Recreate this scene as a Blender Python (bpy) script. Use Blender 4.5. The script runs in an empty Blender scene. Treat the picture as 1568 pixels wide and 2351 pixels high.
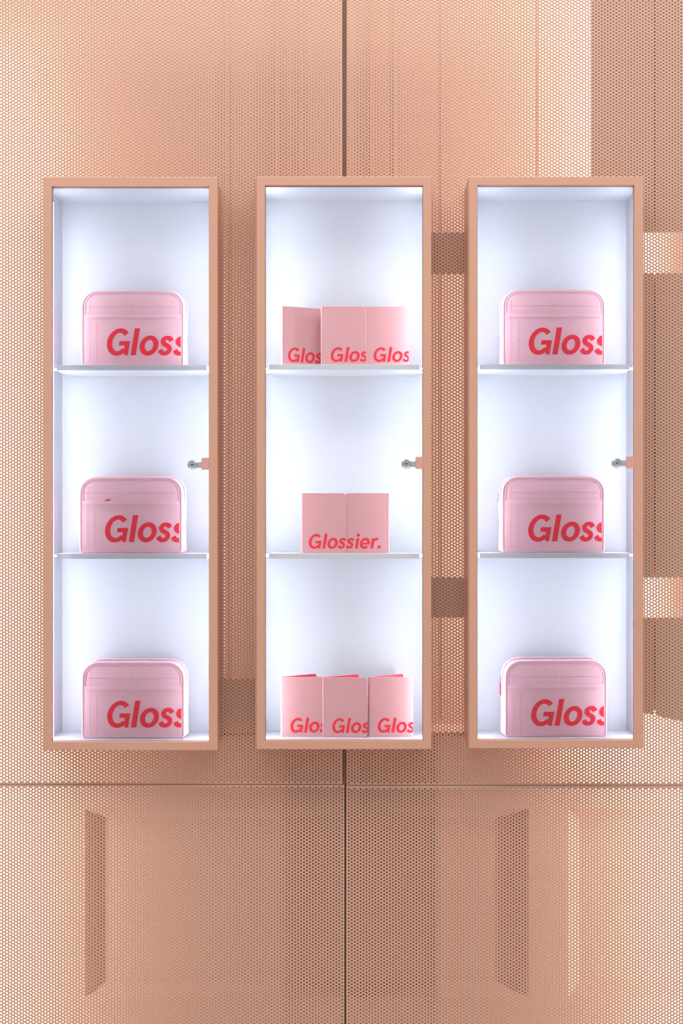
import bpy, bmesh, math, random
import numpy as np
from mathutils import Vector, Matrix

random.seed(4)
SC = bpy.context.scene
COL = SC.collection

# ------------------------------------------------------------------ camera
# one photograph pixel = 1 mm on the plane of the cabinet doors (Y = 0), camera 3 m in front
DIST, VPX, VPY, CAMZ = 3.0, 850.0, 1196.0, 1.45
CAMX = (VPX - 784.0) / 1000.0
cam_d = bpy.data.cameras.new('camera')
cam = bpy.data.objects.new('camera', cam_d)
COL.objects.link(cam)
cam.location = (CAMX, -DIST, CAMZ)
cam.rotation_euler = (math.pi / 2, 0, 0)
cam_d.sensor_fit = 'HORIZONTAL'
cam_d.sensor_width = 36.0
cam_d.lens = 36.0 * DIST / 1.568
cam_d.shift_x = -(VPX - 784.0) / 1568.0
cam_d.shift_y = (VPY - 1175.5) / 1568.0
cam_d.clip_start = 0.05
SC.camera = cam

# ------------------------------------------------------------------ world, room light, exposure
SC.view_settings.view_transform = 'Standard'
SC.view_settings.look = 'None'
SC.view_settings.exposure = 0.0
SC.view_settings.gamma = 1.0
SC.view_settings.use_curve_mapping = False
world = bpy.data.worlds.new('world')
SC.world = world
world.use_nodes = True
world.node_tree.nodes['Background'].inputs[0].default_value = (1.0, 0.975, 0.96, 1)
world.node_tree.nodes['Background'].inputs[1].default_value = 0.60


def area_light(name, loc, target, sx, sy, power, color=(1, 1, 1), spread=180):
    l = bpy.data.lights.new(name, 'AREA')
    l.shape = 'RECTANGLE'
    l.size, l.size_y = sx, sy
    l.energy = power
    l.color = color
    l.spread = math.radians(spread)
    o = bpy.data.objects.new(name, l)
    COL.objects.link(o)
    o.location = loc
    d = Vector(target) - Vector(loc)
    o.rotation_euler = d.to_track_quat('-Z', 'Y').to_euler()
    return o


def strip_light(name, loc, direction, width, height, power, color):
    """upright lamp tube: tall along Z, facing a horizontal direction"""
    o = area_light(name, loc, (0, 0, 0), width, height, power, color)
    d = Vector(direction).normalized()
    zax = -d
    yax = Vector((0, 0, 1))
    xax = yax.cross(zax).normalized()
    o.rotation_euler = Matrix((xax, yax, zax)).transposed().to_euler()
    return o


# ceiling light of the shop
area_light('ceiling_light', (0.0, -2.2, 4.5), (0, 0.05, 1.20), 6.5, 1.4, 122, (1.0, 0.98, 0.95))


def px(x, y, Y):
    """photograph pixel at depth Y -> world X, Z"""
    k = (DIST + Y) / DIST / 1000.0
    return CAMX + (x - VPX) * k, CAMZ + (VPY - y) * k


def pxl(x, Y):
    return px(x, 0, Y)[0]


def pzl(y, Y):
    return px(0, y, Y)[1]


Y_SCREEN, Y_BACK = 0.105, 0.285
# lamps in the hollow behind the perforated sheet, plus added fills with no known source
LAMPC = (0.84, 0.94, 1.0)
strip_light('cavity_lamp_left_high', (pxl(-62, 0.13), 0.130, 1.80), (0.6, 0.8, 0), 0.03, 1.70, 11.5, LAMPC)
strip_light('cavity_lamp_left_low', (pxl(-62, 0.13), 0.130, 0.35), (0.6, 0.8, 0), 0.03, 1.15, 8.0, LAMPC)
strip_light('cavity_lamp_right_low', (pxl(1630, 0.13), 0.130, 0.35), (-0.6, 0.8, 0), 0.03, 1.15, 8.0, LAMPC)
strip_light('gap_fill_behind_left_cabinet', (pxl(425, 0.17), 0.166, 1.60), (0.6, 0.8, 0), 0.02, 1.05, 0.8, LAMPC)  # added fill, brightens the holes between left and middle cabinets
strip_light('gap_fill_behind_right_cabinet', (pxl(1145, 0.17), 0.166, 1.62), (-0.6, 0.8, 0), 0.02, 1.25, 1.7, LAMPC)  # added fill for the holes between middle and right cabinets
strip_light('cavity_lamp_right_high', (pxl(1450, 0.2), 0.185, 1.97), (-0.45, 0.9, 0), 0.04, 2.15, 27, LAMPC)
area_light('cavity_fill_top', (pxl(700, 0.2), 0.185, 3.20), (pxl(700, 0.2), 0.235, 2.6), 1.7, 0.05, 20, LAMPC)  # added fill from above, lifts the holes over the cabinets

# ------------------------------------------------------------------ materials
def srgb(r, g, b):
    f = lambda c: (c / 12.92) if c <= 0.04045 else ((c + 0.055) / 1.055) ** 2.4
    return (f(r / 255), f(g / 255), f(b / 255), 1)


def mat(name, color, rough=0.5, metallic=0.0, spec=0.5, noise=0.0, nscale=40, bump=0.0, bscale=(300, 300, 300), sheen=0.0):
    m = bpy.data.materials.new(name)
    m.use_nodes = True
    nt = m.node_tree
    b = nt.nodes['Principled BSDF']
    b.inputs['Base Color'].default_value = color
    b.inputs['Roughness'].default_value = rough
    b.inputs['Metallic'].default_value = metallic
    b.inputs['Specular IOR Level'].default_value = spec
    if noise or bump:
        tc = nt.nodes.new('ShaderNodeTexCoord')
        mp = nt.nodes.new('ShaderNodeMapping')
        nt.links.new(tc.outputs['Object'], mp.inputs[0])
    if noise:
        n = nt.nodes.new('ShaderNodeTexNoise')
        n.inputs['Scale'].default_value = nscale
        nt.links.new(tc.outputs['Object'], n.inputs['Vector'])
        mix = nt.nodes.new('ShaderNodeMix')
        mix.data_type = 'RGBA'
        mix.inputs[6].default_value = tuple(c * (1 - noise) for c in color[:3]) + (1,)
        mix.inputs[7].default_value = tuple(min(1, c * (1 + noise)) for c in color[:3]) + (1,)
        nt.links.new(n.outputs[0], mix.inputs[0])
        nt.links.new(mix.outputs[2], b.inputs['Base Color'])
    if bump:
        mp.inputs['Scale'].default_value = bscale
        n2 = nt.nodes.new('ShaderNodeTexNoise')
        n2.inputs['Scale'].default_value = 1.0
        n2.inputs['Detail'].default_value = 3
        nt.links.new(mp.outputs[0], n2.inputs['Vector'])
        bp = nt.nodes.new('ShaderNodeBump')
        bp.inputs['Strength'].default_value = bump
        bp.inputs['Distance'].default_value = 0.001
        nt.links.new(n2.outputs[0], bp.inputs['Height'])
        nt.links.new(bp.outputs[0], b.inputs['Normal'])
    return m


PEACH = (0.64, 0.335, 0.215, 1)
M_SCREEN = mat('peach_powder_coated_sheet', (0.625, 0.393, 0.302, 1), 0.5, spec=0.35)
M_FRAME = mat('peach_powder_coated_frame', (0.62, 0.345, 0.247, 1), 0.42, spec=0.4, noise=0.03, nscale=6)
M_BACKWALL = mat('peach_wall_paint', (0.55, 0.295, 0.205, 1), 0.7, spec=0.2)
M_WHITE = mat('white_brushed_lining', (0.50, 0.525, 0.57, 1), 0.38, spec=0.4, bump=0.12, bscale=(900, 900, 25))
M_SHELF = mat('white_shelf_laminate', (0.60, 0.62, 0.66, 1), 0.35)
M_PINK = mat('pale_pink_leather', (0.78, 0.475, 0.54, 1), 0.46, spec=0.4, noise=0.02, nscale=30, bump=0.10, bscale=(900, 900, 900))
M_PIPE = mat('pale_pink_piping', (0.81, 0.52, 0.59, 1), 0.4, spec=0.5)
M_COVER = mat('rose_pink_leather', (0.62, 0.325, 0.345, 1), 0.44, spec=0.4, noise=0.02, nscale=30, bump=0.10, bscale=(900, 900, 900))
M_STITCH = mat('pink_thread', (0.70, 0.38, 0.45, 1), 0.7)
M_STITCH_B = mat('rose_thread', (0.52, 0.26, 0.30, 1), 0.7)
M_RED = mat('red_print', (0.82, 0.022, 0.045, 1), 0.5, spec=0.25)
M_MARK = mat('fine_red_print', (0.68, 0.20, 0.27, 1), 0.6)
M_LINING = mat('bright_red_lining', (0.80, 0.03, 0.09, 1), 0.5)
M_CHROME = mat('polished_chrome', (0.60, 0.61, 0.65, 1), 0.20, metallic=1.0)
M_STEEL = mat('satin_steel', (0.52, 0.54, 0.60, 1), 0.35, metallic=0.6)
M_DARK = mat('keyhole_black', (0.01, 0.01, 0.012, 1), 0.6)
M_FLOOR = mat('pale_terrazzo', (0.74, 0.62, 0.57, 1), 0.5, noise=0.1, nscale=60)
M_CATCH = mat('pink_plastic_catch', (0.66, 0.36, 0.29, 1), 0.4)


def glass_mat():
    m = bpy.data.materials.new('clear_door_glass')
    m.use_nodes = True
    nt = m.node_tree
    nt.nodes.clear()
    out = nt.nodes.new('ShaderNodeOutputMaterial')
    tr = nt.nodes.new('ShaderNodeBsdfTransparent')
    tr.inputs[0].default_value = (0.985, 0.99, 1.0, 1)
    gl = nt.nodes.new('ShaderNodeBsdfGlossy')
    gl.inputs['Roughness'].default_value = 0.02
    fr = nt.nodes.new('ShaderNodeFresnel')
    fr.inputs['IOR'].default_value = 1.45
    mix = nt.nodes.new('ShaderNodeMixShader')
    nt.links.new(fr.outputs[0], mix.inputs[0])
    nt.links.new(tr.outputs[0], mix.inputs[1])
    nt.links.new(gl.outputs[0], mix.inputs[2])
    nt.links.new(mix.outputs[0], out.inputs[0])
    return m


M_GLASS = glass_mat()


def led_mat(strength):
    m = bpy.data.materials.new('cool_led_strip')
    m.use_nodes = True
    nt = m.node_tree
    b = nt.nodes['Principled BSDF']
    b.inputs['Base Color'].default_value = (0.9, 0.9, 0.9, 1)
    b.inputs['Emission Color'].default_value = (0.84, 0.90, 1.0, 1)
    b.inputs['Emission Strength'].default_value = strength
    return m


M_LED = led_mat(26.0)


# ------------------------------------------------------------------ helpers
def link(o, parent=None):
    COL.objects.link(o)
    if parent is not None:
        o.parent = parent
    return o


def obj(name, bm, m, parent=None, smooth=False):
    me = bpy.data.meshes.new(name)
    bmesh.ops.recalc_face_normals(bm, faces=bm.faces)
    bm.to_mesh(me)
    bm.free()
    me.materials.append(m)
    if smooth:
        me.polygons.foreach_set('use_smooth', [True] * len(me.polygons))
    return link(bpy.data.objects.new(name, me), parent)


def pyobj(name, verts, faces, m, parent=None, smooth=False):
    me = bpy.data.meshes.new(name)
    me.from_pydata(verts, [], faces)
    me.materials.append(m)
    me.update()
    if smooth:
        me.polygons.foreach_set('use_smooth', [True] * len(me.polygons))
    return link(bpy.data.objects.new(name, me), parent)


def empty(name, loc=(0, 0, 0), parent=None):
    o = bpy.data.objects.new(name, None)
    o.empty_display_size = 0.05
    o.location = loc
    return link(o, parent)


def tag(o, label=None, cat=None, group=None, kind=None):
    if label: o['label'] = label
    if cat: o['category'] = cat
    if group: o['group'] = group
    if kind: o['kind'] = kind
    return o


def copy_tree(o, parent=None):
    c = o.copy()
    COL.objects.link(c)
    c.parent = parent
    for ch in list(o.children):
        copy_tree(ch, c)
    return c


def box(bm, x0, x1, y0, y1, z0, z1, bev=0.0, seg=2):
    vs = [bm.verts.new(p) for p in ((x0, y0, z0), (x1, y0, z0), (x1, y1, z0), (x0, y1, z0),
                                    (x0, y0, z1), (x1, y0, z1), (x1, y1, z1), (x0, y1, z1))]
    fs = [bm.faces.new([vs[i] for i in f]) for f in
          ((0, 3, 2, 1), (4, 5, 6, 7), (0, 1, 5, 4), (1, 2, 6, 5), (2, 3, 7, 6), (3, 0, 4, 7))]
    if bev:
        es = list({e for f in fs for e in f.edges})
        bmesh.ops.bevel(bm, geom=es, offset=bev, segments=seg, affect='EDGES', profile=0.5)


def boxobj(name, dims, m, parent=None, bev=0.0):
    bm = bmesh.new()
    box(bm, *dims, bev=bev)
    return obj(name, bm, m, parent)


def tube(bm, pts, r, closed=False, n=8):
    """round tube along a list of 3D points"""
    rings = []
    N = len(pts)
    for i, p in enumerate(pts):
        p = Vector(p)
        if closed:
            t = Vector(pts[(i + 1) % N]) - Vector(pts[i - 1])
        else:
            t = Vector(pts[min(i + 1, N - 1)]) - Vector(pts[max(i - 1, 0)])
        t.normalize()
        a = Vector((0, 1, 0)) if abs(t.y) < 0.9 else Vector((1, 0, 0))
        u = t.cross(a).normalized()
        v = t.cross(u).normalized()
        rings.append([bm.verts.new(p + u * (r * math.cos(2 * math.pi * k / n)) + v * (r * math.sin(2 * math.pi * k / n))) for k in range(n)])
    M = N if closed else N - 1
    for i in range(M):
        a, b = rings[i], rings[(i + 1) % N]
        for k in range(n):
            bm.faces.new((a[k], a[(k + 1) % n], b[(k + 1) % n], b[k]))
    if not closed:
        bm.faces.new(rings[0][::-1])
        bm.faces.new(rings[-1])


def lathe_y(bm, prof, cx, cz, n=32):
    """profile [(r, y)] turned about an axis along Y through (cx, cz)"""
    rings = []
    for r, y in prof:
        if r < 1e-6:
            rings.append([bm.verts.new((cx, y, cz))])
        else:
            rings.append([bm.verts.new((cx + r * math.cos(2 * math.pi * k / n), y, cz + r * math.sin(2 * math.pi * k / n))) for k in range(n)])
    for a, b in zip(rings, rings[1:]):
        for k in range(n):
            k2 = (k + 1) % n
            if len(a) == 1 and len(b) == 1:
                continue
            if len(a) == 1:
                bm.faces.new((a[0], b[k2], b[k]))
            elif len(b) == 1:
                bm.faces.new((a[k], a[k2], b[0]))
            else:
                bm.faces.new((a[k], a[k2], b[k2], b[k]))


# ------------------------------------------------------------------ cabinets: measured door frames (photograph pixels)
CABS = [
    dict(key='left', ox=(97.5, 499.5), oy=(406, 1723), ix=(118, 479.5), iy=(428, 1703), sh=(838, 1271), lock=(441, 1067), cat=(462.5, 481, 1051, 1078), led=0.025),
    dict(key='middle', ox=(588.5, 990.5), oy=(405, 1720.5), ix=(608.5, 971), iy=(425.5, 1700.5), sh=(836.5, 1270.5), lock=(933, 1065), cat=(954, 973, 1049, 1076), led=0.0),
    dict(key='right', ox=(1076.5, 1477.5), oy=(405, 1718.5), ix=(1096, 1456.5), iy=(425, 1699), sh=(836, 1269.5), lock=(1417, 1063), cat=(1438, 1457, 1048, 1075), led=0.025),
]
D_IN = 0.151          # inner face of the cabinet backs
FOOT = []             # cabinet footprints cut out of the sheet
for c in CABS:
    x0, z1 = px(c['ox'][0], c['oy'][0], 0)
    x1, z0 = px(c['ox'][1], c['oy'][1], 0)
    c['O'] = (x0, x1, z0, z1)
    a0, b1 = px(c['ix'][0], c['iy'][0], 0)
    a1, b0 = px(c['ix'][1], c['iy'][1], 0)
    c['I'] = (a0, a1, b0, b1)
    c['B'] = (x0 - {'left': -0.002, 'middle': 0.0045, 'right': 0.0012}[c['key']], x1 - 0.0085, z0 + 0.004, z1 - 0.002)
    FOOT.append(c['B'])

# ------------------------------------------------------------------ the perforated sheet (wall_front)
PITCH = 0.00807
DX = PITCH * math.sqrt(3) / 2
RH = 0.00255
TH = 0.0021


def perforated(name, x0, x1, z0, z1, parent, xa=None, za=None, margin=0.0015):
    """sheet with round holes in triangular array; holes are real openings with a wall of the sheet's thickness"""
    xs, xe = x0 + margin, x1 - margin
    ncol = int((xe - xs) / DX)
    xs = xs + (0 if xa is None else xa)
    ncol = int((xe - xs) / DX)
    zs, ze = z0 + margin, z1 - margin
    cells = []
    halves = []
    for i in range(ncol):
        cx = xs + DX * (i + 0.5)
        off = PITCH / 2 if i % 2 else 0.0
        nz = int((ze - zs - off) / PITCH)
        for j in range(nz):
            cz = zs + off + PITCH * (j + 0.5)
            a0, a1, b0, b1 = cx - DX / 2, cx + DX / 2, cz - PITCH / 2, cz + PITCH / 2
            hit = [f for f in FOOT if f[0] < a1 and a0 < f[1] and f[2] < b1 and b0 < f[3]]
            if not hit:
                cells.append((cx, cz))
            else:                         # trimmed plain where a cabinet passes through
                fx0, fx1, fz0, fz1 = hit[0]
                if a0 < fx0: halves.append((a0, fx0, b0, b1))
                if a1 > fx1: halves.append((fx1, a1, b0, b1))
                m0, m1 = max(a0, fx0), min(a1, fx1)
                if b0 < fz0: halves.append((m0, m1, b0, fz0))
                if b1 > fz1: halves.append((m0, m1, fz1, b1))
        if off:
            halves.append((cx - DX / 2, cx + DX / 2, z0 + margin, zs + off))
        top = zs + off + PITCH * nz
        halves.append((cx - DX / 2, cx + DX / 2, top, z1 - margin))
    # solid rims
    halves += [(x0, xs, z0, z1), (xs + ncol * DX, x1, z0, z1), (xs, xs + ncol * DX, z0, z0 + margin), (xs, xs + ncol * DX, z1 - margin, z1)]
    C = np.array(cells)
    n = len(C)
    ang = np.radians(-45 + 30 * np.arange(12))
    hx, hz = RH * np.cos(ang), RH * np.sin(ang)
    qx = np.array([DX / 2, DX / 2, -DX / 2, -DX / 2])
    qz = np.array([-PITCH / 2, PITCH / 2, PITCH / 2, -PITCH / 2])
    loc = np.zeros((28, 3))
    loc[:4, 0], loc[:4, 2] = qx, qz
    loc[4:16, 0], loc[4:16, 2] = hx, hz
    loc[16:28, 0], loc[16:28, 2] = hx, hz
    loc[16:28, 1] = TH
    tris = []
    for s in range(4):
        A, B = s, (s + 1) % 4
        h = [4 + (3 * s + k) % 12 for k in range(4)]
        tris += [(A, h[1], h[0]), (A, B, h[1]), (B, h[2], h[1]), (B, h[3], h[2])]
    for k in range(12):
        a, b = 4 + k, 4 + (k + 1) % 12
        tris += [(a, b, b + 12), (a, b + 12, a + 12)]
    tris = np.array(tris)
    verts = (loc[None] + np.stack([C[:, 0], np.full(n, Y_SCREEN), C[:, 1]], 1)[:, None]).reshape(-1, 3)
    faces = (tris[None] + (28 * np.arange(n))[:, None, None]).reshape(-1, 3)
    hv, hf = [], []
    cut = []
    for a0, a1, b0, b1 in halves:
        segs = [(b0, b1)]
        for fx0, fx1, fz0, fz1 in FOOT:
            if fx0 < a0 and a1 < fx1:
                segs = [q for lo, hi in segs for q in ((lo, min(hi, fz0)), (max(lo, fz1), hi)) if q[1] > q[0]]
        cut += [(a0, a1, lo, hi) for lo, hi in segs]
    for a0, a1, b0, b1 in cut:
        if a1 - a0 < 1e-6 or b1 - b0 < 1e-6:
            continue
        o = len(hv)
        hv += [(a0, Y_SCREEN, b0), (a1, Y_SCREEN, b0), (a1, Y_SCREEN, b1), (a0, Y_SCREEN, b1)]
        hf += [(o, o + 1, o + 2), (o, o + 2, o + 3)]
    faces = np.concatenate([faces, np.array(hf) + len(verts)])
    verts = np.concatenate([verts, np.array(hv)])
    me = bpy.data.meshes.new(name)
    me.vertices.add(len(verts))
    me.vertices.foreach_set('co', verts.astype(np.float32).ravel())
    me.loops.add(faces.size)
    me.loops.foreach_set('vertex_index', faces.astype(np.int32).ravel())
    me.polygons.add(len(faces))
    me.polygons.foreach_set('loop_start', np.arange(0, faces.size, 3, dtype=np.int32))
    me.polygons.foreach_set('loop_total', np.full(len(faces), 3, dtype=np.int32))
    me.update(calc_edges=True)
    me.materials.append(M_SCREEN)
    return link(bpy.data.objects.new(name, me), parent)


wall_front = tag(empty('wall_front', (0, 0, 0)), 'peach perforated metal wall of four sheets around a dark seam', kind='structure')
XL, XR = pxl(-70, Y_SCREEN), pxl(1640, Y_SCREEN)
ZB, ZT = pzl(2410, Y_SCREEN), pzl(-60, Y_SCREEN)
S = lambda x: pxl(x, Y_SCREEN)
T = lambda y: pzl(y, Y_SCREEN)
perforated('perforated_sheet', XL, S(785.6), T(1799.8), ZT, wall_front)
perforated('perforated_sheet', S(796.0), XR, T(1801.8), ZT, wall_front)
perforated('perforated_sheet', XL, S(790.5), ZB, T(1801.8), wall_front)
perforated('perforated_sheet', S(795.0), XR, ZB, T(1803.6), wall_front, xa=0.001)


def flange(x0, x1, z0, z1, depth=0.03):
    boxobj('sheet_flange', (x0, x1, Y_SCREEN + 0.0004, Y_SCREEN + depth, z0, z1), M_SCREEN, wall_front)


ZC0, ZC1 = CABS[1]['B'][2] - 0.001, CABS[1]['B'][3] + 0.001
for za, zb in ((T(1799), ZC0), (ZC1, ZT)):
    flange(S(784.6), S(785.6), za, zb)
    flange(S(796.0), S(797.0), za, zb)
flange(S(789.5), S(790.5), ZB, T(1802))
flange(S(795.0), S(796.0), ZB, T(1804))
for za, zb in ((ZB, ZC0), (ZC1, ZT)):
    boxobj('seam_channel', (S(781.5), S(799), Y_SCREEN + 0.030, Y_SCREEN + 0.034, za, zb), M_SCREEN, wall_front)
flange(XL, S(784), T(1800.2), T(1799.4), 0.012)
flange(S(797), XR, T(1802.2), T(1801.4), 0.012)
flange(XL, S(788), T(1802.6), T(1801.8), 0.012)
flange(S(797), XR, T(1804.4), T(1803.6), 0.012)

# ------------------------------------------------------------------ the panelled wall in the hollow behind the sheet
wall_back = tag(empty('wall_back', (0, 0, 0)), 'peach panelled wall lit from both ends behind the perforated sheet', kind='structure')
BX = lambda x: pxl(x, Y_BACK)
BZ = lambda y: pzl(y, Y_BACK)
bx0, bx1, bz0, bz1 = BX(-420), BX(2000), BZ(2480), BZ(-120)


def recessed_wall():
    """flat wall with two sunk panels whose edges slope inwards"""
    bm = bmesh.new()
    panels = [((197, 1857, 1213, 2290), (228, 1884, 1182, 2264)), ((1305, 1857, 1900, 2290), (1334, 1884, 1853, 2264))]
    DP = 0.030
    xs = sorted({bx0, bx1} | {BX(v) for p in panels for v in (p[0][0], p[0][2])})
    zs = sorted({bz0, bz1, BZ(1857), BZ(2290)})
    inside = [(BX(p[0][0]), BX(p[0][2])) for p in panels]
    V = {}
    def vert(x, y, z):
        k = (round(x, 5), round(y, 5), round(z, 5))
        if k not in V:
            V[k] = bm.verts.new((x, y, z))
        return V[k]
    for i in range(len(xs) - 1):
        for j in range(len(zs) - 1):
            xm, zm = (xs[i] + xs[i + 1]) / 2, (zs[j] + zs[j + 1]) / 2
            if zs[1] < zm < zs[2] and any(a < xm < b for a, b in inside):
                continue
            bm.faces.new([vert(xs[i], Y_BACK, zs[j]), vert(xs[i + 1], Y_BACK, zs[j]), vert(xs[i + 1], Y_BACK, zs[j + 1]), vert(xs[i], Y_BACK, zs[j + 1])])
    for o, n in panels:
        O = [(BX(o[0]), BZ(o[3])), (BX(o[2]), BZ(o[3])), (BX(o[2]), BZ(o[1])), (BX(o[0]), BZ(o[1]))]
        N = [(BX(n[0]), BZ(n[3])), (BX(n[2]), BZ(n[3])), (BX(n[2]), BZ(n[1])), (BX(n[0]), BZ(n[1]))]
        for k in range(4):
            k2 = (k + 1) % 4
            bm.faces.new([vert(O[k][0], Y_BACK, O[k][1]), vert(O[k2][0], Y_BACK, O[k2][1]),
                          vert(N[k2][0], Y_BACK + DP, N[k2][1]), vert(N[k][0], Y_BACK + DP, N[k][1])])
        bm.faces.new([vert(N[k][0], Y_BACK + DP, N[k][1]) for k in range(4)])
    return obj('wall_panelling', bm, M_BACKWALL, wall_back)


recessed_wall()
for sx0, sx1 in ((640, 650), (1003, 1013)):  # added uprights that block lamp light from the lower centre of the hollow
    boxobj('light_baffle', (pxl(sx0, 0.21), pxl(sx1, 0.21), Y_BACK - 0.036, Y_BACK + 0.031, bz0, pzl(1694, 0.11)), M_BACKWALL, wall_back)


def batten(x0, x1, y0, y1, dep, name='batten'):
    """upright or level strip standing off the rear wall"""
    boxobj(name, (BX(x0), BX(x1), Y_BACK - dep, Y_BACK + 0.001, BZ(y1), BZ(y0)), M_BACKWALL, wall_back, bev=0.0015)


for a, b, d in ((517, 523, 0.003), (634, 637, 0.006), (690, 694, 0.003), (851, 853, 0.006), (906, 909, 0.003), (1012, 1021, 0.002), (1233, 1238, 0.002)):
    batten(a, b, -100, 1650, d)
boxobj('cavity_divider', (BX(330), BX(1300), Y_SCREEN + 0.036, Y_BACK + 0.001, pzl(1694, 0.11), pzl(1688, 0.11)), M_BACKWALL, wall_back)

# plain liner plate close behind the sheet at the right, with two slots cut through it
YP = Y_SCREEN + 0.0023
QX = lambda x: pxl(x, YP)
QZ = lambda y: pzl(y, YP)


def liner():
    bm = bmesh.new()
    x0, x1 = QX(1356), QX(1660)
    sx = S(796.0) + 0.0015                   # slit runs behind one column of holes
    xm = sx + DX * (round((S(1506) - sx) / DX - 0.5) + 0.5)
    def slab(a, b, zlo_a, zlo_b, zhi, dy=0.0):
        vs = []
        for y in (YP + dy, YP + dy + 0.003):
            vs.append([bm.verts.new(p) for p in ((a, y, zlo_a), (b, y, zlo_b), (b, y, zhi), (a, y, zhi))])
        bm.faces.new(vs[0]); bm.faces.new(vs[1][::-1])
        for k in range(4):
            bm.faces.new((vs[0][k], vs[0][(k + 1) % 4], vs[1][(k + 1) % 4], vs[1][k]))
    g = 0.0029
    xc = CABS[2]['B'][1] + 0.004          # clear of the right cabinet
    zc = CABS[2]['B'][3] + 0.002
    def low(x):
        return QZ(1637 + 20.0 * ((x - QX(1478)) / (QX(1568) - QX(1478))))
    slab(x0, xm - g, zc, zc, QZ(-90))
    slab(xm + g, x1, zc, zc, QZ(-90))
    for a, b in ((xc, xm - g), (xm + g, x1)):
        slab(a, b, QZ(533), QZ(533), zc)
        slab(a, b, QZ(1326), QZ(1326), QZ(627))
        slab(a, b, low(a), low(b), QZ(1418))
    slab(xm - 0.032, xm + 0.032, QZ(1634), QZ(1634), QZ(1420), 0.014)  # added backing strips keep the hollow's light out of the slit
    slab(xm - 0.032, xm + 0.032, QZ(1324), QZ(1324), QZ(629), 0.014)
    slab(xm - 0.032, xm + 0.032, QZ(531), QZ(531), QZ(-90), 0.014)
    return obj('liner_plate', bm, M_SCREEN, wall_back)


liner()
# level bearers that carry the cabinets, seen between the middle and right cabinet
RA, RBB = CABS[1]['B'][1] + 0.004, CABS[2]['B'][0] - 0.001
for y0, y1 in ((533, 627), (1326, 1418)):
    boxobj('bearer_rail', (RA, RBB, Y_SCREEN + 0.0024, Y_SCREEN + 0.014, pzl(y1, Y_SCREEN), pzl(y0, Y_SCREEN)), M_SCREEN, wall_back)
RA, RBB = CABS[0]['B'][1] + 0.004, CABS[1]['B'][0] - 0.001
boxobj('bearer_rail', (RA, RBB, Y_SCREEN + 0.0024, Y_SCREEN + 0.014, pzl(1681, Y_SCREEN), pzl(1560, Y_SCREEN)), M_SCREEN, wall_back)

floor = boxobj('floor', (-2.6, 2.6, -4.5, 0.3, -0.05, 0.0), M_FLOOR)
tag(floor, 'pale speckled shop floor below the cabinets', kind='structure')

# ------------------------------------------------------------------ lettering: heavy slanted sans drawn as filled strokes
def arc_band(cx, cy, rx, ry, tx, ty, a0, a1, n=40):
    v, f = [], []
    for i in range(n + 1):
        a = math.radians(a0 + (a1 - a0) * i / n)
        v.append((cx + rx * math.cos(a), cy + ry * math.sin(a)))
        v.append((cx + (rx - tx) * math.cos(a), cy + (ry - ty) * math.sin(a)))
    for i in range(n):
        f.append((2 * i, 2 * i + 1, 2 * i + 3, 2 * i + 2))
    return v, f


def poly(*pts):
    return list(pts), [tuple(range(len(pts)))]


def catmull(P, m=8):
    out = []
    Q = [P[0]] + P + [P[-1]]
    for i in range(1, len(Q) - 2):
        p0, p1, p2, p3 = Q[i - 1], Q[i], Q[i + 1], Q[i + 2]
        for k in range(m):
            t = k / m
            out.append(tuple(0.5 * (2 * p1[d] + (p2[d] - p0[d]) * t + (2 * p0[d] - 5 * p1[d] + 4 * p2[d] - p3[d]) * t * t + (-p0[d] + 3 * p1[d] - 3 * p2[d] + p3[d]) * t ** 3) for d in (0, 1)))
    out.append(P[-1])
    return out


def stroke(pts, w, wv):
    v, f = [], []
    N = len(pts)
    for i in range(N):
        a, b = pts[max(i - 1, 0)], pts[min(i + 1, N - 1)]
        tx, ty = b[0] - a[0], b[1] - a[1]
        L = math.hypot(tx, ty) or 1
        nx, ny = -ty / L, tx / L
        ww = 0.5 * (w * nx * nx + wv * ny * ny)
        v += [(pts[i][0] + nx * ww, pts[i][1] + ny * ww), (pts[i][0] - nx * ww, pts[i][1] - ny * ww)]
    for i in range(N - 1):
        f.append((2 * i, 2 * i + 1, 2 * i + 3, 2 * i + 2))
    return v, f


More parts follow.
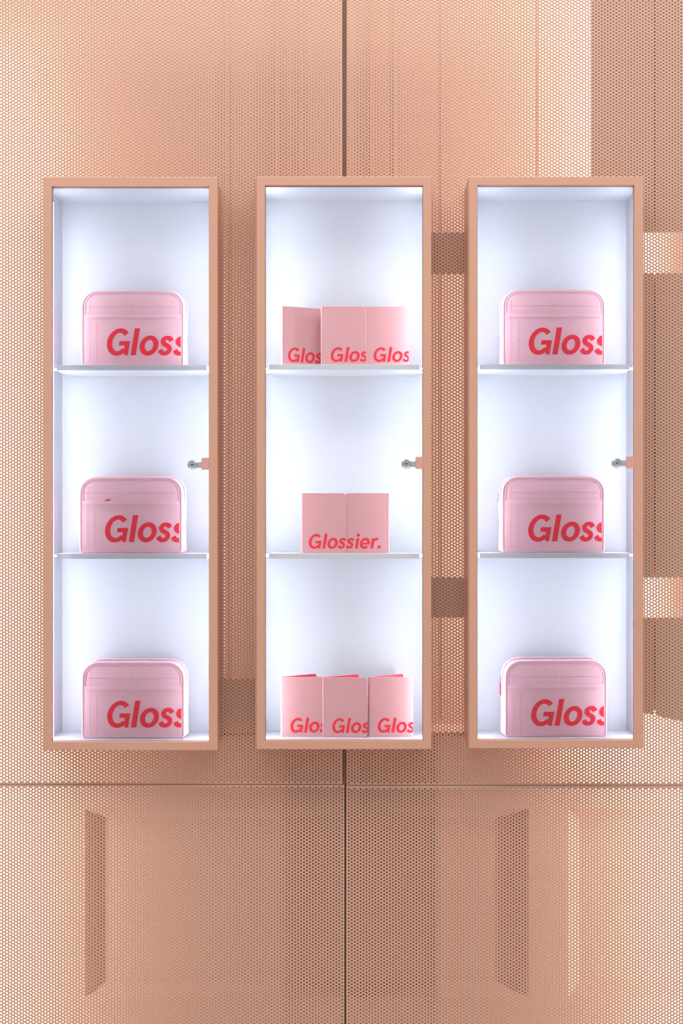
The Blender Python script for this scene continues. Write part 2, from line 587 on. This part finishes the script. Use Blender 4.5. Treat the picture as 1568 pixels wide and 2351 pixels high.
def glyph(ch, w):
    """pieces in cap-height units; x measured from the glyph's own centre line"""
    wv = w * 0.86
    XH = 0.735
    if ch == 'G':
        rx, ry = 0.440, 0.515
        return [arc_band(0, 0.5, rx, ry, w, wv, 42, 318),
                poly((0.03, 0.535), (0.425, 0.535), (0.425, 0.535 - wv), (0.03, 0.535 - wv)),
                poly((0.425 - w * 0.92, 0.45), (0.425, 0.535), (0.425, 0.0), (0.425 - w * 0.70, 0.0), (0.425 - w * 0.92, 0.17))]
    if ch == 'l':
        return [poly((-w / 2, 0), (w / 2, 0), (w / 2, 1.02), (-w / 2, 1.02))]
    if ch == 'i':
        return [poly((-w / 2, 0), (w / 2, 0), (w / 2, XH - 0.02), (-w / 2, XH - 0.02)), arc_band(0, 0.93, 0.115, 0.115, 0.1149, 0.1149, 0, 360, 24)]
    if ch == 'o':
        return [arc_band(0, XH / 2, 0.355, XH / 2 + 0.012, w, wv, 0, 360, 48)]
    if ch == 'e':
        return [arc_band(0, XH / 2, 0.345, XH / 2 + 0.012, w, wv, 0, 318, 44),
                poly((-0.3, XH / 2 + 0.03), (0.345, XH / 2 + 0.03), (0.345, XH / 2 - wv * 0.75 + 0.03), (-0.3, XH / 2 - wv * 0.75 + 0.03))]
    if ch == 's':
        P = [(0.205, 0.545), (0.13, 0.635), (0.01, 0.665), (-0.115, 0.625), (-0.155, 0.53), (-0.10, 0.44), (0.01, 0.385),
             (0.125, 0.325), (0.175, 0.225), (0.125, 0.115), (-0.01, 0.07), (-0.145, 0.105), (-0.225, 0.205)]
        P = [(x * 0.87, z) for x, z in P]
        return [stroke(catmull(P), w * 0.92, wv * 0.93)]
    if ch == 'r':
        return [poly((-w / 2, 0), (w / 2, 0), (w / 2, XH - 0.02), (-w / 2, XH - 0.02)),
                stroke(catmull([(0.0, 0.40), (0.05, 0.53), (0.14, 0.625), (0.27, 0.655), (0.34, 0.645)]), w * 0.9, wv)]
    if ch == '.':
        return [arc_band(0, 0.105, 0.115, 0.115, 0.1149, 0.1149, 0, 360, 24)]


CENTRES = {'Gloss': [('G', 0.42), ('l', 1.05), ('o', 1.595), ('s', 2.235), ('s', 2.80)],
           'Glos': [('G', 0.42), ('l', 1.09), ('o', 1.64), ('s', 2.29)],
           'sier.': [('s', 2.88), ('i', 3.36), ('e', 3.89), ('r', 4.43), ('.', 4.92)]}
SLANT = 0.165


def lettering(name, word, size, ox, oz, clip0, clip1, surf, w, m, parent):
    """filled letters mapped onto a surface y = surf(x, z), cut off at x = clip0 and clip1 like the printed word"""
    bm = bmesh.new()
    for ch, c in CENTRES[word]:
        for ip, (v, f) in enumerate(glyph(ch, w)):
            vs = [bm.verts.new((ox + (c + x + SLANT * z) * size, 0, oz + z * size)) for x, z in v]
            for q in f:
                bm.faces.new([vs[i] for i in q])
            for q in vs:
                q.co.y = -0.00004 * ip            # each stroke lies a hair above the one before
    for lim, sgn in ((clip0, -1), (clip1, 1)):
        bmesh.ops.bisect_plane(bm, geom=bm.verts[:] + bm.edges[:] + bm.faces[:], plane_co=(lim, 0, 0), plane_no=(sgn, 0, 0), clear_outer=True)
    for ax in (0, 2):
        lo, hi = min(v.co[ax] for v in bm.verts), max(v.co[ax] for v in bm.verts)
        q = lo + 0.007
        while q < hi:
            bmesh.ops.bisect_plane(bm, geom=bm.verts[:] + bm.edges[:] + bm.faces[:], plane_co=(q, 0, 0) if ax == 0 else (0, 0, q), plane_no=(1, 0, 0) if ax == 0 else (0, 0, 1))
            q += 0.007
    for v in bm.verts:
        v.co.y += surf(v.co.x, v.co.z)
    for f in bm.faces:
        f.normal_update()
        if f.normal.y > 0:
            f.normal_flip()
    me = bpy.data.meshes.new(name)
    bm.to_mesh(me)
    bm.free()
    me.materials.append(m)
    return link(bpy.data.objects.new(name, me), parent)


def small_text(s, size):
    cu = bpy.data.curves.new('t', 'FONT')
    cu.body = s
    cu.size = size
    cu.align_x = 'CENTER'
    cu.align_y = 'CENTER'
    o = bpy.data.objects.new('t', cu)
    COL.objects.link(o)
    bpy.context.view_layer.update()
    me = o.evaluated_get(bpy.context.evaluated_depsgraph_get()).to_mesh()
    v = [tuple(p.co) for p in me.vertices]
    f = [tuple(p.vertices) for p in me.polygons]
    o.to_mesh_clear()
    bpy.data.objects.remove(o)
    bpy.data.curves.remove(cu)
    return v, f


# ------------------------------------------------------------------ cabinets
def make_cabinet(c):
    ox0, ox1, oz0, oz1 = c['O']
    ix0, ix1, iz0, iz1 = c['I']
    bx0_, bx1_, bz0_, bz1_ = c['B']
    lab = {'left': 'leftmost tall peach wall cabinet with glass door holding three pink bags',
           'middle': 'middle tall peach wall cabinet with glass door holding eight pink passport covers',
           'right': 'rightmost tall peach wall cabinet with glass door holding three pink bags'}[c['key']]
    root = empty('display_cabinet', ((ox0 + ox1) / 2, 0.10, oz0))
    tag(root, lab, 'cabinet', 'lit display cabinets on the perforated wall')
    bpy.context.view_layer.update()
    off = Vector(root.location)

    def part(name, dims, m, bev=0.0, parent=root):
        x0, x1, y0, y1, z0, z1 = dims
        return boxobj(name, (x0 - off.x, x1 - off.x, y0 - off.y, y1 - off.y, z0 - off.z, z1 - off.z), m, parent, bev)
    YB = 0.019                    # front edge of the carcass
    lip = 0.011                   # lining lies this far behind the door frame's edge
    wx0, wx1 = ix0 - lip, ix1 + lip
    # shell outside, white lining inside
    part('side_panel', (bx0_, wx0 - 0.0015, YB, 0.160, bz0_, bz1_), M_FRAME)
    part('side_panel', (wx1 + 0.0015, max(bx1_, wx1 + 0.004), YB, 0.160, bz0_, bz1_), M_FRAME)
    part('top_panel', (wx0 - 0.0015, wx1 + 0.0015, YB, 0.160, iz1 + 0.0015, bz1_), M_FRAME)
    part('bottom_panel', (wx0 - 0.0015, wx1 + 0.0015, YB, 0.160, bz0_, iz0 - 0.0015), M_FRAME)
    part('side_lining', (wx0 - 0.0015, wx0, YB, D_IN, iz0, iz1), M_WHITE)
    part('side_lining', (wx1, wx1 + 0.0015, YB, D_IN, iz0, iz1), M_WHITE)
    part('top_lining', (wx0 - 0.0015, wx1 + 0.0015, YB, D_IN, iz1, iz1 + 0.0015), M_WHITE)
    part('bottom_lining', (wx0 - 0.0015, wx1 + 0.0015, YB, D_IN, iz0 - 0.0015, iz0), M_WHITE)
    part('back_panel', (wx0 - 0.0015, wx1 + 0.0015, D_IN, 0.160, iz0 - 0.0015, iz1 + 0.0015), M_WHITE)
    c['shelf_z'] = []
    YS = 0.0195
    for y in c['sh']:
        zt = pzl(y, YS)
        c['shelf_z'].append(zt)
        sh = part('shelf', (wx0 + 0.018, wx1 - 0.018, YS, D_IN - 0.0005, zt - 0.0125, zt), M_SHELF, 0.0008)
        for sx0, sx1 in ((wx0 + 0.0002, wx0 + 0.018), (wx1 - 0.018, wx1 - 0.0002)):
            for yy in (0.060, 0.125):
                part('shelf_pin', (sx0, sx1, yy, yy + 0.006, zt - 0.0085, zt - 0.0035), M_CHROME, parent=sh)
    c['floor_z'] = iz0
    for sgn, xw in ((1, wx0), (-1, wx1)):
        # slim diffuser canted inwards and back, tucked behind the door frame
        bm = bmesh.new()
        za, zb = iz0 + 0.004, iz1 - 0.004 - c['led']
        q = [(xw + sgn * 0.0008, 0.041), (xw + sgn * 0.0090, 0.028), (xw + sgn * 0.0084, 0.0276), (xw + sgn * 0.0003, 0.0405)]
        lo = [bm.verts.new(Vector((x, y, za)) - off) for x, y in q]
        hi = [bm.verts.new(Vector((x, y, zb)) - off) for x, y in q]
        for k in range(4):
            bm.faces.new((lo[k], lo[(k + 1) % 4], hi[(k + 1) % 4], hi[k]))
        bm.faces.new(lo); bm.faces.new(hi)
        obj('light_strip', bm, M_LED, root)

    # door: a mitred frame, its glass, lock and catch
    bm = bmesh.new()
    prof_o = [(ox0, oz0), (ox1, oz0), (ox1, oz1), (ox0, oz1)]
    prof_i = [(ix0, iz0), (ix1, iz0), (ix1, iz1), (ix0, iz1)]
    def ring(pts, y):
        return [bm.verts.new((x - off.x, y - off.y, z - off.z)) for x, z in pts]
    b = 0.0016
    def inset(pts, d):
        (x0, z0), (x1, _), (_, z1), _ = pts
        return [(x0 + d, z0 + d), (x1 - d, z0 + d), (x1 - d, z1 - d), (x0 + d, z1 - d)]
    R = [ring(prof_o, 0.018), ring(prof_o, b), ring(inset(prof_o, b * 0.3), b * 0.3), ring(inset(prof_o, b), 0.0),
         ring(inset(prof_i, -0.0008), 0.0), ring(prof_i, 0.0008), ring(prof_i, 0.018)]
    for a, bb in zip(R, R[1:] + R[:1]):
        for k in range(4):
            bm.faces.new((a[k], a[(k + 1) % 4], bb[(k + 1) % 4], bb[k]))
    door = obj('door', bm, M_FRAME, root)
    bm = bmesh.new()
    g = 0.001
    box(bm, ix0 - off.x, ix1 - off.x, 0.010 - off.y, 0.0105 - off.y, iz0 - off.z, iz1 - off.z)
    # single pane: keep only the outer face so the glass is counted once by every ray
    bmesh.ops.delete(bm, geom=[f for f in bm.faces if f.calc_center_median().y > 0.01001 - off.y], context='FACES')
    pane = obj('glass_pane', bm, M_GLASS, door)
    # black gasket line round the glass
    bm = bmesh.new()
    w = 0.0011
    for d in ((ix0, ix1, iz1 - w, iz1), (ix0, ix1, iz0, iz0 + w * 0.5), (ix0, ix0 + w, iz0, iz1), (ix1 - w, ix1, iz0, iz1)):
        box(bm, d[0] - off.x, d[1] - off.x, 0.0085 - off.y, 0.0098 - off.y, d[2] - off.z, d[3] - off.z)
    obj('gasket', bm, M_GASKET, door)
    # lock
    lx, lz = px(c['lock'][0], c['lock'][1], -0.006)
    bm = bmesh.new()
    lathe_y(bm, [(0.0105, 0.0098), (0.0118, 0.008), (0.0118, 0.001), (0.0108, -0.003), (0.0090, -0.0042), (0.0082, -0.0038), (0.0078, -0.0030), (0.0074, -0.0040), (0.0068, -0.0046), (0.0, -0.0046)], 0, 0, 40)
    for v in bm.verts:
        v.co += Vector((lx, 0, lz)) - off
    lock = obj('lock', bm, M_CHROME, door)
    bm = bmesh.new()
    kv = [(-0.0044, 0), (-0.0025, 0.0009), (-0.001, 0.0011), (0, 0.0024), (0.001, 0.0011), (0.0025, 0.0009), (0.0044, 0), (0.0025, -0.0010), (-0.0025, -0.0010)]
    bot = [bm.verts.new(Vector((lx + a, -0.0049, lz + bq)) - off) for a, bq in kv]
    top = [bm.verts.new(Vector((lx + a, -0.0045, lz + bq)) - off) for a, bq in kv]
    bm.faces.new(bot)
    for k in range(len(kv)):
        bm.faces.new((bot[k], bot[(k + 1) % len(kv)], top[(k + 1) % len(kv)], top[k]))
    obj('keyhole', bm, M_DARK, door)
    cx0, cz1 = px(c['cat'][0], c['cat'][2], 0.002)
    cx1, cz0 = px(c['cat'][1], c['cat'][3], 0.002)
    part('lock_catch', (cx0, cx1 + 0.001, 0.0012, 0.0098, cz0, cz1), M_CATCH, 0.001, parent=door)
    part('lock_bolt', (lx + 0.008, cx0 + 0.0005, 0.004, 0.0095, lz - 0.0066, lz + 0.0066), M_STEEL, 0.0005, parent=door)
    # piano hinge down the left edge, one knuckle to the inch
    hz = oz0 + 0.006
    xk = bx0_ + 0.0018 if c['key'] != 'left' else ox0 + 0.0008
    kme = None
    while hz + 0.0245 < oz1:
        if kme is None:
            bm = bmesh.new()
            tube(bm, [(0, 0, 0), (0, 0, 0.0247)], 0.0019, n=8)
            k = obj('hinge_knuckle', bm, M_FRAME, root, smooth=False)
            kme = k.data
        else:
            k = link(bpy.data.objects.new('hinge_knuckle', kme), root)
        k.location = Vector((xk, 0.0185, hz)) - off
        hz += 0.0254
    return root


M_GASKET = mat('grey_mauve_gasket', (0.22, 0.17, 0.20, 1), 0.6)
for c in CABS:
    make_cabinet(c)


# ------------------------------------------------------------------ pink zip bags
BW, BH, BD = 0.2360, 0.1765, 0.082
RT, RB = 0.036, 0.009


def bag_outline(n_arc=9, grow=0.0, w=BW, h=BH, rt=RT, rb=RB):
    pts = []
    hw = w / 2
    for (cx, cz, r, a0) in ((hw - rb, rb, rb, -90), (hw - rt, h - rt, rt, 0), (-hw + rt, h - rt, rt, 90), (-hw + rb, rb, rb, 180)):
        for i in range(n_arc):
            a = math.radians(a0 + 90 * i / (n_arc - 1))
            pts.append((cx + (r + grow) * math.cos(a), cz + (r + grow) * math.sin(a)))
    # even out the long edges
    out = []
    for i, p in enumerate(pts):
        q = pts[(i + 1) % len(pts)]
        L = math.hypot(q[0] - p[0], q[1] - p[1])
        k = max(1, int(L / 0.012))
        for t in range(k):
            out.append((p[0] + (q[0] - p[0]) * t / k, p[1] + (q[1] - p[1]) * t / k))
    return out


def crown(x, z, b=0.0055):
    u, v = 2 * x / BW, 2 * z / BH - 1
    return b * max(0, 1 - abs(u) ** 2.6) * max(0, 1 - abs(v) ** 2.6)


POCKET_Z = 0.1215


def bag_surf(lift):
    def s(x, z):
        return -crown(x, z) - (0.0018 if z < POCKET_Z else 0) - lift
    return s


def make_bag():
    root = empty('toiletry_bag')
    O = bag_outline()
    n = len(O)
    # body
    verts, faces = [], []
    ringsf = [0.0, 0.18, 0.4, 0.6, 0.78, 0.9, 1.0]
    cz = BH / 2
    idx = []
    for t in ringsf[1:]:
        idx.append(len(verts))
        for x, z in O:
            X, Z = x * t, cz + (z - cz) * t
            verts.append((X, -crown(X, Z), Z))
    for y, g in ((0.004, 0.0006), (0.014, 0.002), (0.041, 0.0032), (0.068, 0.002), (BD - 0.003, 0.0006), (BD, -0.001)):
        idx.append(len(verts))
        for x, z in O:
            hw = BW / 2
            low = max(0.0, 1 - z / BH)
            k = g * (1 + 1.4 * low) - 0.0050 * (y / BD) * (1 - 0.5 * low)
            sx = (hw + k) / hw
            zz = z if z < BH * 0.5 else z + (g - 0.002 * y / BD) * (z - BH * 0.5) / (BH * 0.5)
            verts.append((x * sx, y, max(0.0, zz)))
    for t in (0.75, 0.4):
        idx.append(len(verts))
        for x, z in O:
            verts.append((x * t, BD + 0.002, cz + (z - cz) * t))
    c0 = len(verts); verts.append((0, -crown(0, cz), cz))
    c1 = len(verts); verts.append((0, BD + 0.002, cz))
    for k in range(n):
        faces.append((c0, idx[0] + k, idx[0] + (k + 1) % n))
    for a, b in zip(idx, idx[1:]):
        for k in range(n):
            faces.append((a + k, b + k, b + (k + 1) % n, a + (k + 1) % n))
    for k in range(n):
        faces.append((c1, idx[-1] + (k + 1) % n, idx[-1] + k))
    pyobj('bag_body', verts, faces, M_PINK, root, smooth=True)
    # piping round the front and rear edges, wide seam binding as in the photograph
    for nm, y, r, gr in (('front_piping', 0.0010, 0.0027, -0.0006), ('rear_piping', BD - 0.001, 0.0022, 0.0)):
        bm = bmesh.new()
        wb = BW if nm == 'front_piping' else BW - 0.0085
        hb = BH if nm == 'front_piping' else BH - 0.002
        pts = [(x, y, max(r * 0.98, z)) for x, z in bag_outline(grow=gr, w=wb, h=hb)]
        tube(bm, pts, r, closed=True)
        obj(nm, bm, M_PIPE, root, smooth=True)
    # second, inner seam line along the sides and the top
    bm = bmesh.new()
    inner = [(x, -crown(x, z) - 0.0003, z) for x, z in bag_outline(w=BW - 0.013, h=BH - 0.006, rt=RT - 0.006) if z > 0.004]
    k0 = min(range(len(inner)), key=lambda i: (inner[i][0] < 0, inner[i][2]))
    inner = inner[k0:] + inner[:k0]
    tube(bm, [p for p in inner], 0.0006, n=6)
    obj('edge_seam', bm, M_STITCH, root)
    # front pocket
    hw = BW / 2 - 0.0050
    nx, nz = 28, 14
    verts, faces = [], []
    for j in range(nz + 1):
        z = 0.003 + (POCKET_Z - 0.003) * j / nz
        for i in range(nx + 1):
            x = -hw + 2 * hw * i / nx
            verts.append((x, -crown(x, z) - 0.0018, z))
    for j in range(nz):
        for i in range(nx):
            a = j * (nx + 1) + i
            faces.append((a, a + 1, a + nx + 2, a + nx + 1))
    # folded edges back to the body
    loop = [i for i in range(nx + 1)] + [(j + 1) * (nx + 1) - 1 for j in range(1, nz + 1)] + [nz * (nx + 1) + i for i in range(nx - 1, -1, -1)] + [j * (nx + 1) for j in range(nz - 1, 0, -1)]
    base = len(verts)
    for i in loop:
        verts.append((verts[i][0], verts[i][1] + 0.0030, verts[i][2]))
    L = len(loop)
    for k in range(L):
        faces.append((loop[k], base + k, base + (k + 1) % L, loop[(k + 1) % L]))
    pocket = pyobj('front_pocket', verts, faces, M_PINK, root, smooth=False)
    def band(name, z0, z1, lift, m, par, thick=0.0006):
        vs, fs = [], []
        for i in range(nx + 1):
            x = -hw + 2 * hw * i / nx
            for z, l in ((z0, lift - thick), (z0, lift), (z1, lift), (z1, lift - thick)):
                vs.append((x, -crown(x, z) - l, z))
        for i in range(nx):
            for k in range(3):
                a = 4 * i + k
                fs.append((a, a + 1, a + 5, a + 4))
        return pyobj(name, vs, fs, m, par)
    band('pocket_hem', POCKET_Z - 0.0085, POCKET_Z + 0.0004, 0.0030, M_PIPE, pocket, 0.0012)
    for z in (POCKET_Z - 0.0062, POCKET_Z - 0.0088):
        # broken thread line
        vs, fs = [], []
        x = -hw + 0.003
        while x < hw - 0.004:
            o = len(vs)
            for xx, zz in ((x, z - 0.00035), (x + 0.0024, z - 0.00035), (x + 0.0024, z + 0.00035), (x, z + 0.00035)):
                vs.append((xx, -crown(xx, zz) - 0.0034, zz))
            fs.append((o, o + 1, o + 2, o + 3))
            x += 0.0036
        pyobj('stitching', vs, fs, M_STITCH, pocket)
    # red word on the pocket, cut off by the right seam
    k = 1.016e-3
    lettering('lettering', 'Gloss', 60.5 * k, -BW / 2 + 54.5 * k, 26.0 * k, -1, hw - 0.0004, bag_surf(0.0005), 0.195, M_RED, root)
    # fine dimension lines and their figures
    vs, fs = [], []
    sf = bag_surf(0.0006)
    def seg(x0, z0, x1, z1, w=0.00065):
        N = 14
        horiz = abs(x1 - x0) > abs(z1 - z0)
        for i in range(N):
            q = []
            a, b = i / N, (i + 1) / N
            xa, za, xb, zb = x0 + (x1 - x0) * a, z0 + (z1 - z0) * a, x0 + (x1 - x0) * b, z0 + (z1 - z0) * b
            if horiz:
                q = [(xa, za - w / 2), (xb, zb - w / 2), (xb, zb + w / 2), (xa, za + w / 2)]
            else:
                q = [(xa - w / 2, za), (xa + w / 2, za), (xb + w / 2, zb), (xb - w / 2, zb)]
            if not horiz and any(zz > POCKET_Z - 0.010 for _, zz in q) and any(zz < POCKET_Z + 0.002 for _, zz in q):
                continue
            o = len(vs)
            for x, z in q:
                vs.append((x, sf(x, z), z))
            fs.append((o, o + 1, o + 2, o + 3))
    X0 = -BW / 2
    zl = 138 * k
    seg(X0 + 9 * k, zl, X0 + 106 * k, zl); seg(X0 + 123 * k, zl, X0 + 217 * k, zl)
    for xx in (9, 217):
        seg(X0 + xx * k, zl - 0.002, X0 + xx * k, zl + 0.002, 0.0006)
    xv = X0 + 18 * k
    seg(xv, 12 * k, xv, 86 * k); seg(xv, 97 * k, xv, 152 * k)
    xw = X0 + 34.5 * k
    seg(xw, 12 * k, xw, 52 * k); seg(xw, 68 * k, xw, 98 * k)
    for (xq, zq) in ((xv, 12), (xv, 152), (xw, 12), (xw, 98)):
        seg(xq - 0.002, zq * k, xq + 0.002, zq * k, 0.0006)
    for txt, cx, czz, rot, sz in (('9.5"', X0 + 114.5 * k, zl, 0, 0.0066), ('7"', xv, 91.5 * k, 1, 0.006), ('4.5"', xw, 60 * k, 1, 0.0064)):
        tv, tf = small_text(txt, sz)
        o = len(vs)
        for x, y, _ in tv:
            if rot:
                x, y = -y, x
            vs.append((cx + x, sf(cx + x, czz + y), czz + y))
        fs += [tuple(o + i for i in f) for f in tf]
    pyobj('dimension_print', vs, fs, M_MARK, root)
    # zip along the gusset
    O2 = [p for p in bag_outline(grow=0.0) if p[1] > BH * 0.40]
    k0 = max(range(len(O2)), key=lambda i: (O2[i][0] > 0, -O2[i][1]))
    O2 = O2[k0:] + O2[:k0]
    bm = bmesh.new()
    def off2(p, d):
        hwd = BW / 2
        x, z = p
        nxx = max(-1, min(1, (x - max(-hwd + RT, min(hwd - RT, x))) / RT))
        nzz = max(0, (z - (BH - RT)) / RT)
        L2 = math.hypot(nxx, nzz) or 1
        return x + nxx / L2 * d, z + nzz / L2 * d
    rows = []
    for p in O2:
        q = []
        for y, d in ((0.031, 0.0030), (0.031, 0.0052), (0.045, 0.0052), (0.045, 0.0030)):
            x, z = off2(p, d)
            q.append(bm.verts.new((x, y, z)))
        rows.append(q)
    for a, b in zip(rows, rows[1:]):
        for i in range(3):
            bm.faces.new((a[i], a[i + 1], b[i + 1], b[i]))
    zipper = obj('zipper', bm, M_PIPE, root)
    bm = bmesh.new()
    xz = -BW / 2 - 0.0062
    box(bm, xz - 0.0015, xz + 0.0025, 0.034, 0.042, 0.128, 0.139, 0.0006)
    tube(bm, [(xz - 0.001, 0.038 + 0.003 * math.cos(a), 0.1235 + 0.0045 * math.sin(a)) for a in [i * math.pi / 6 for i in range(12)]], 0.0009, closed=True, n=6)
    obj('zip_slider', bm, M_CHROME, zipper)
    bm = bmesh.new()
    box(bm, xz - 0.0018, xz + 0.0002, 0.034, 0.042, 0.092, 0.120, 0.0006)
    obj('zip_pull', bm, M_LINING, zipper)
    return root


bag0 = make_bag()
# front-left pixel, shelf, depth, turn
BAGS = [
    ('left', 0, 189.0, 0.056, 0.0, 'pink zip bag reading Gloss on the upper shelf of the leftmost cabinet'),
    ('left', 1, 184.5, 0.046, 0.0, 'pink zip bag with red tab above its pocket, middle level of leftmost cabinet'),
    ('left', 2, 189.5, 0.046, 0.0, 'pink zip bag reading Gloss on the floor of the leftmost cabinet'),
    ('right', 0, 1155.5, 0.056, 0.0, 'pink zip bag reading Gloss on the upper shelf of the rightmost cabinet'),
    ('right', 1, 1154.0, 0.046, 0.0, 'pink zip bag reading Gloss on the middle level of the rightmost cabinet'),
    ('right', 2, 1160.0, 0.046, 2.5, 'pink zip bag showing its side zip, on the floor of the rightmost cabinet'),
]
cabk = {c['key']: c for c in CABS}
DROP = []
for i, (ck, lev, xl, y, rz, lab) in enumerate(BAGS):
    c = cabk[ck]
    b = bag0 if i == 0 else copy_tree(bag0)
    z = c['shelf_z'][lev] if lev < 2 else c['floor_z']
    b.location = (pxl(xl, y) + BW / 2, y, z)
    b.rotation_euler = (0, 0, math.radians(rz))
    tag(b, lab, 'bag', 'pink zip bags in the cabinets')
    if i != 5:                     # only this bag turns its zip puller to the front
        for ch in [q for p in b.children for q in p.children if q.name.startswith('zip_')]:
            if not (i == 4 and ch.name.startswith('zip_slider')):
                DROP.append(ch)
    if i == 1:
        bm = bmesh.new()
        tab = ((-0.0605, 0.117), (-0.0485, 0.117), (-0.0480, 0.1268), (-0.0500, 0.1268), (-0.0605, 0.1236))
        vs = [bm.verts.new((x, y, z)) for y in (-0.0060, -0.0047) for x, z in tab]
        bm.faces.new(vs[:5]); bm.faces.new(vs[9:4:-1])
        for k in range(5):
            bm.faces.new((vs[k], vs[(k + 1) % 5], vs[5 + (k + 1) % 5], vs[5 + k]))
        t = obj('red_tab', bm, M_LINING, b)
        t['label'] = 'red tab sticking out of the pocket'

for q in DROP:
    bpy.data.objects.remove(q)

# ------------------------------------------------------------------ passport covers
PW, PH, PT = 0.1010, 0.1400, 0.0024


def cover_plate(name, w, h, t, r, m, parent, flip=1):
    """upright leaf from the spine at x = 0 to x = w, rounded at the free corners, soft edges"""
    out = [(0, 0)]
    for cx, cz, a0 in ((w - r, r, -90), (w - r, h - r, 0)):
        for i in range(7):
            a = math.radians(a0 + 15 * i)
            out.append((cx + r * math.cos(a), cz + r * math.sin(a)))
    out.append((0, h))
    bm = bmesh.new()
    rings = []
    for y, s in ((t, 0.0006), (t * 0.75, 0), (t * 0.25, 0), (0, 0.0006)):
        rings.append([bm.verts.new((flip * (x + (s if x < w / 2 else -s)), y, z + (s if z < h / 2 else -s))) for x, z in out])
    n = len(out)
    for a, b in zip(rings, rings[1:]):
        for k in range(n):
            bm.faces.new((a[k], a[(k + 1) % n], b[(k + 1) % n], b[k]))
    bm.faces.new(rings[0]); bm.faces.new(rings[-1][::-1])
    return obj(name, bm, m, parent)


def make_holder(word, g_off, flip=1, open_deg=38, clip0=-1, clip1=PW + 0.0002):
    """folded cover standing on its edge: front leaf, spine, rear leaf swung open behind, red lining"""
    root = empty('passport_cover')
    front = cover_plate('front_cover', PW, PH, PT, 0.008, M_COVER, root, flip)
    # stitches along the three free edges
    vs, fs = [], []
    def dash(x, z, horiz):
        o = len(vs)
        L, w = 0.0015, 0.00045
        hx, hz = (L / 2, w / 2) if horiz else (w / 2, L / 2)
        for a, b in ((-hx, -hz), (hx, -hz), (hx, hz), (-hx, hz)):
            vs.append((flip * (x + a), -0.0003, z + b))
        fs.append((o, o + 1, o + 2, o + 3) if flip > 0 else (o + 3, o + 2, o + 1, o))
    x = 0.004
    while x < PW - 0.006:
        dash(x, 0.0030, True); dash(x, PH - 0.0030, True); x += 0.0026
    z = 0.006
    while z < PH - 0.006:
        dash(PW - 0.0030, z, False); z += 0.0026
    pyobj('stitching', vs, fs, M_STITCH_B, front)
    k = 1.016e-3
    if flip > 0:
        lettering('lettering', word, 33.3 * k, g_off * k, 10.2 * k, clip0, clip1, lambda x, z: -0.0004, 0.185, M_RED, front)
    else:
        lettering('lettering', word, 33.3 * k, g_off * k - PW, 10.2 * k, -PW - 0.0002, 0.0, lambda x, z: -0.0004, 0.185, M_RED, front)
    lin = cover_plate('front_lining', PW - 0.004, PH - 0.003, 0.0006, 0.005, M_LINING, front, flip)
    lin.location = (0, PT + 0.0001, 0.0015)
    # spine
    bm = bmesh.new()
    ys = []
    R = 0.0042
    n = 10
    rows = []
    for zz in (0.0, PH):
        o_, i_ = [], []
        for i in range(n + 1):
            a = math.radians(270 - 180 * i / n)
            o_.append(bm.verts.new((flip * R * math.cos(a), R + R * math.sin(a), zz)))
            i_.append(bm.verts.new((flip * (R - PT * 0.8) * math.cos(a), R + (R - PT * 0.8) * math.sin(a), zz)))
        rows.append((o_, i_))
    for i in range(n):
        for q in (0, 1):
            bm.faces.new((rows[0][q][i], rows[0][q][i + 1], rows[1][q][i + 1], rows[1][q][i]))
        for zrow in rows:
            bm.faces.new((zrow[0][i], zrow[0][i + 1], zrow[1][i + 1], zrow[1][i]))
    obj('spine', bm, M_COVER, root, smooth=False)
    back = cover_plate('rear_cover', PW, PH, PT, 0.006, M_COVER, root, flip)
    back.location = (0, 2 * R - PT, 0)
    back.rotation_euler = (0, 0, flip * math.radians(open_deg))
    lb = cover_plate('rear_lining', PW - 0.002, PH - 0.001, 0.0008, 0.006, M_LINING, back, flip)
    lb.location = (0, -0.0009, 0.0006)
    return root


H_GLOS = make_holder('Glos', 17.0)
H_GLOS3 = make_holder('Glos', 10.0)
H_GLOS2 = make_holder('Glos', 12.0, open_deg=25)
H_SIER = make_holder('sier.', -86.5 + 1.0, flip=-1, open_deg=25)
cm = cabk['middle']
HOLD = [
    (0, 650, 0.050, 25.0, 'pale pink passport cover reading Glos, left of three on the upper shelf'),
    (0, 740.5, 0.056, 0.5, 'pale pink passport cover reading Glos, centre of three on the upper shelf'),
    (0, 839, 0.058, 0.0, 'pale pink passport cover reading Glos, right of three on the upper shelf'),
    (2, 648, 0.052, 1.5, 'pink passport cover with red lining, left of three on the cabinet floor'),
    (2, 744, 0.047, -1.5, 'pink passport cover with red lining, centre of three on the cabinet floor'),
    (2, 848.5, 0.052, -1.5, 'pink passport cover with red lining, right of three on the cabinet floor'),
]
for i, (lev, x, y, rz, lab) in enumerate(HOLD):
    h = H_GLOS3 if i == 0 else H_GLOS if i == 1 else copy_tree(H_GLOS)
    z = cm['shelf_z'][lev] if lev < 2 else cm['floor_z']
    h.location = (pxl(x, y), y, z)
    h.rotation_euler = (0, 0, math.radians(rz))
    tag(h, lab, 'passport cover', 'pink passport covers in the middle cabinet')
z = cm['shelf_z'][1]
H_GLOS2.location = (pxl(695, 0.050), 0.050, z)
tag(H_GLOS2, 'pink passport cover showing the word half Glos, left of the pair on middle level', 'passport cover', 'pink passport covers in the middle cabinet')
H_SIER.location = (pxl(794.5, 0.054) + PW - 0.003, 0.054, z)
tag(H_SIER, 'pink passport cover showing the word end sier and a dot, right of the pair', 'passport cover', 'pink passport covers in the middle cabinet')
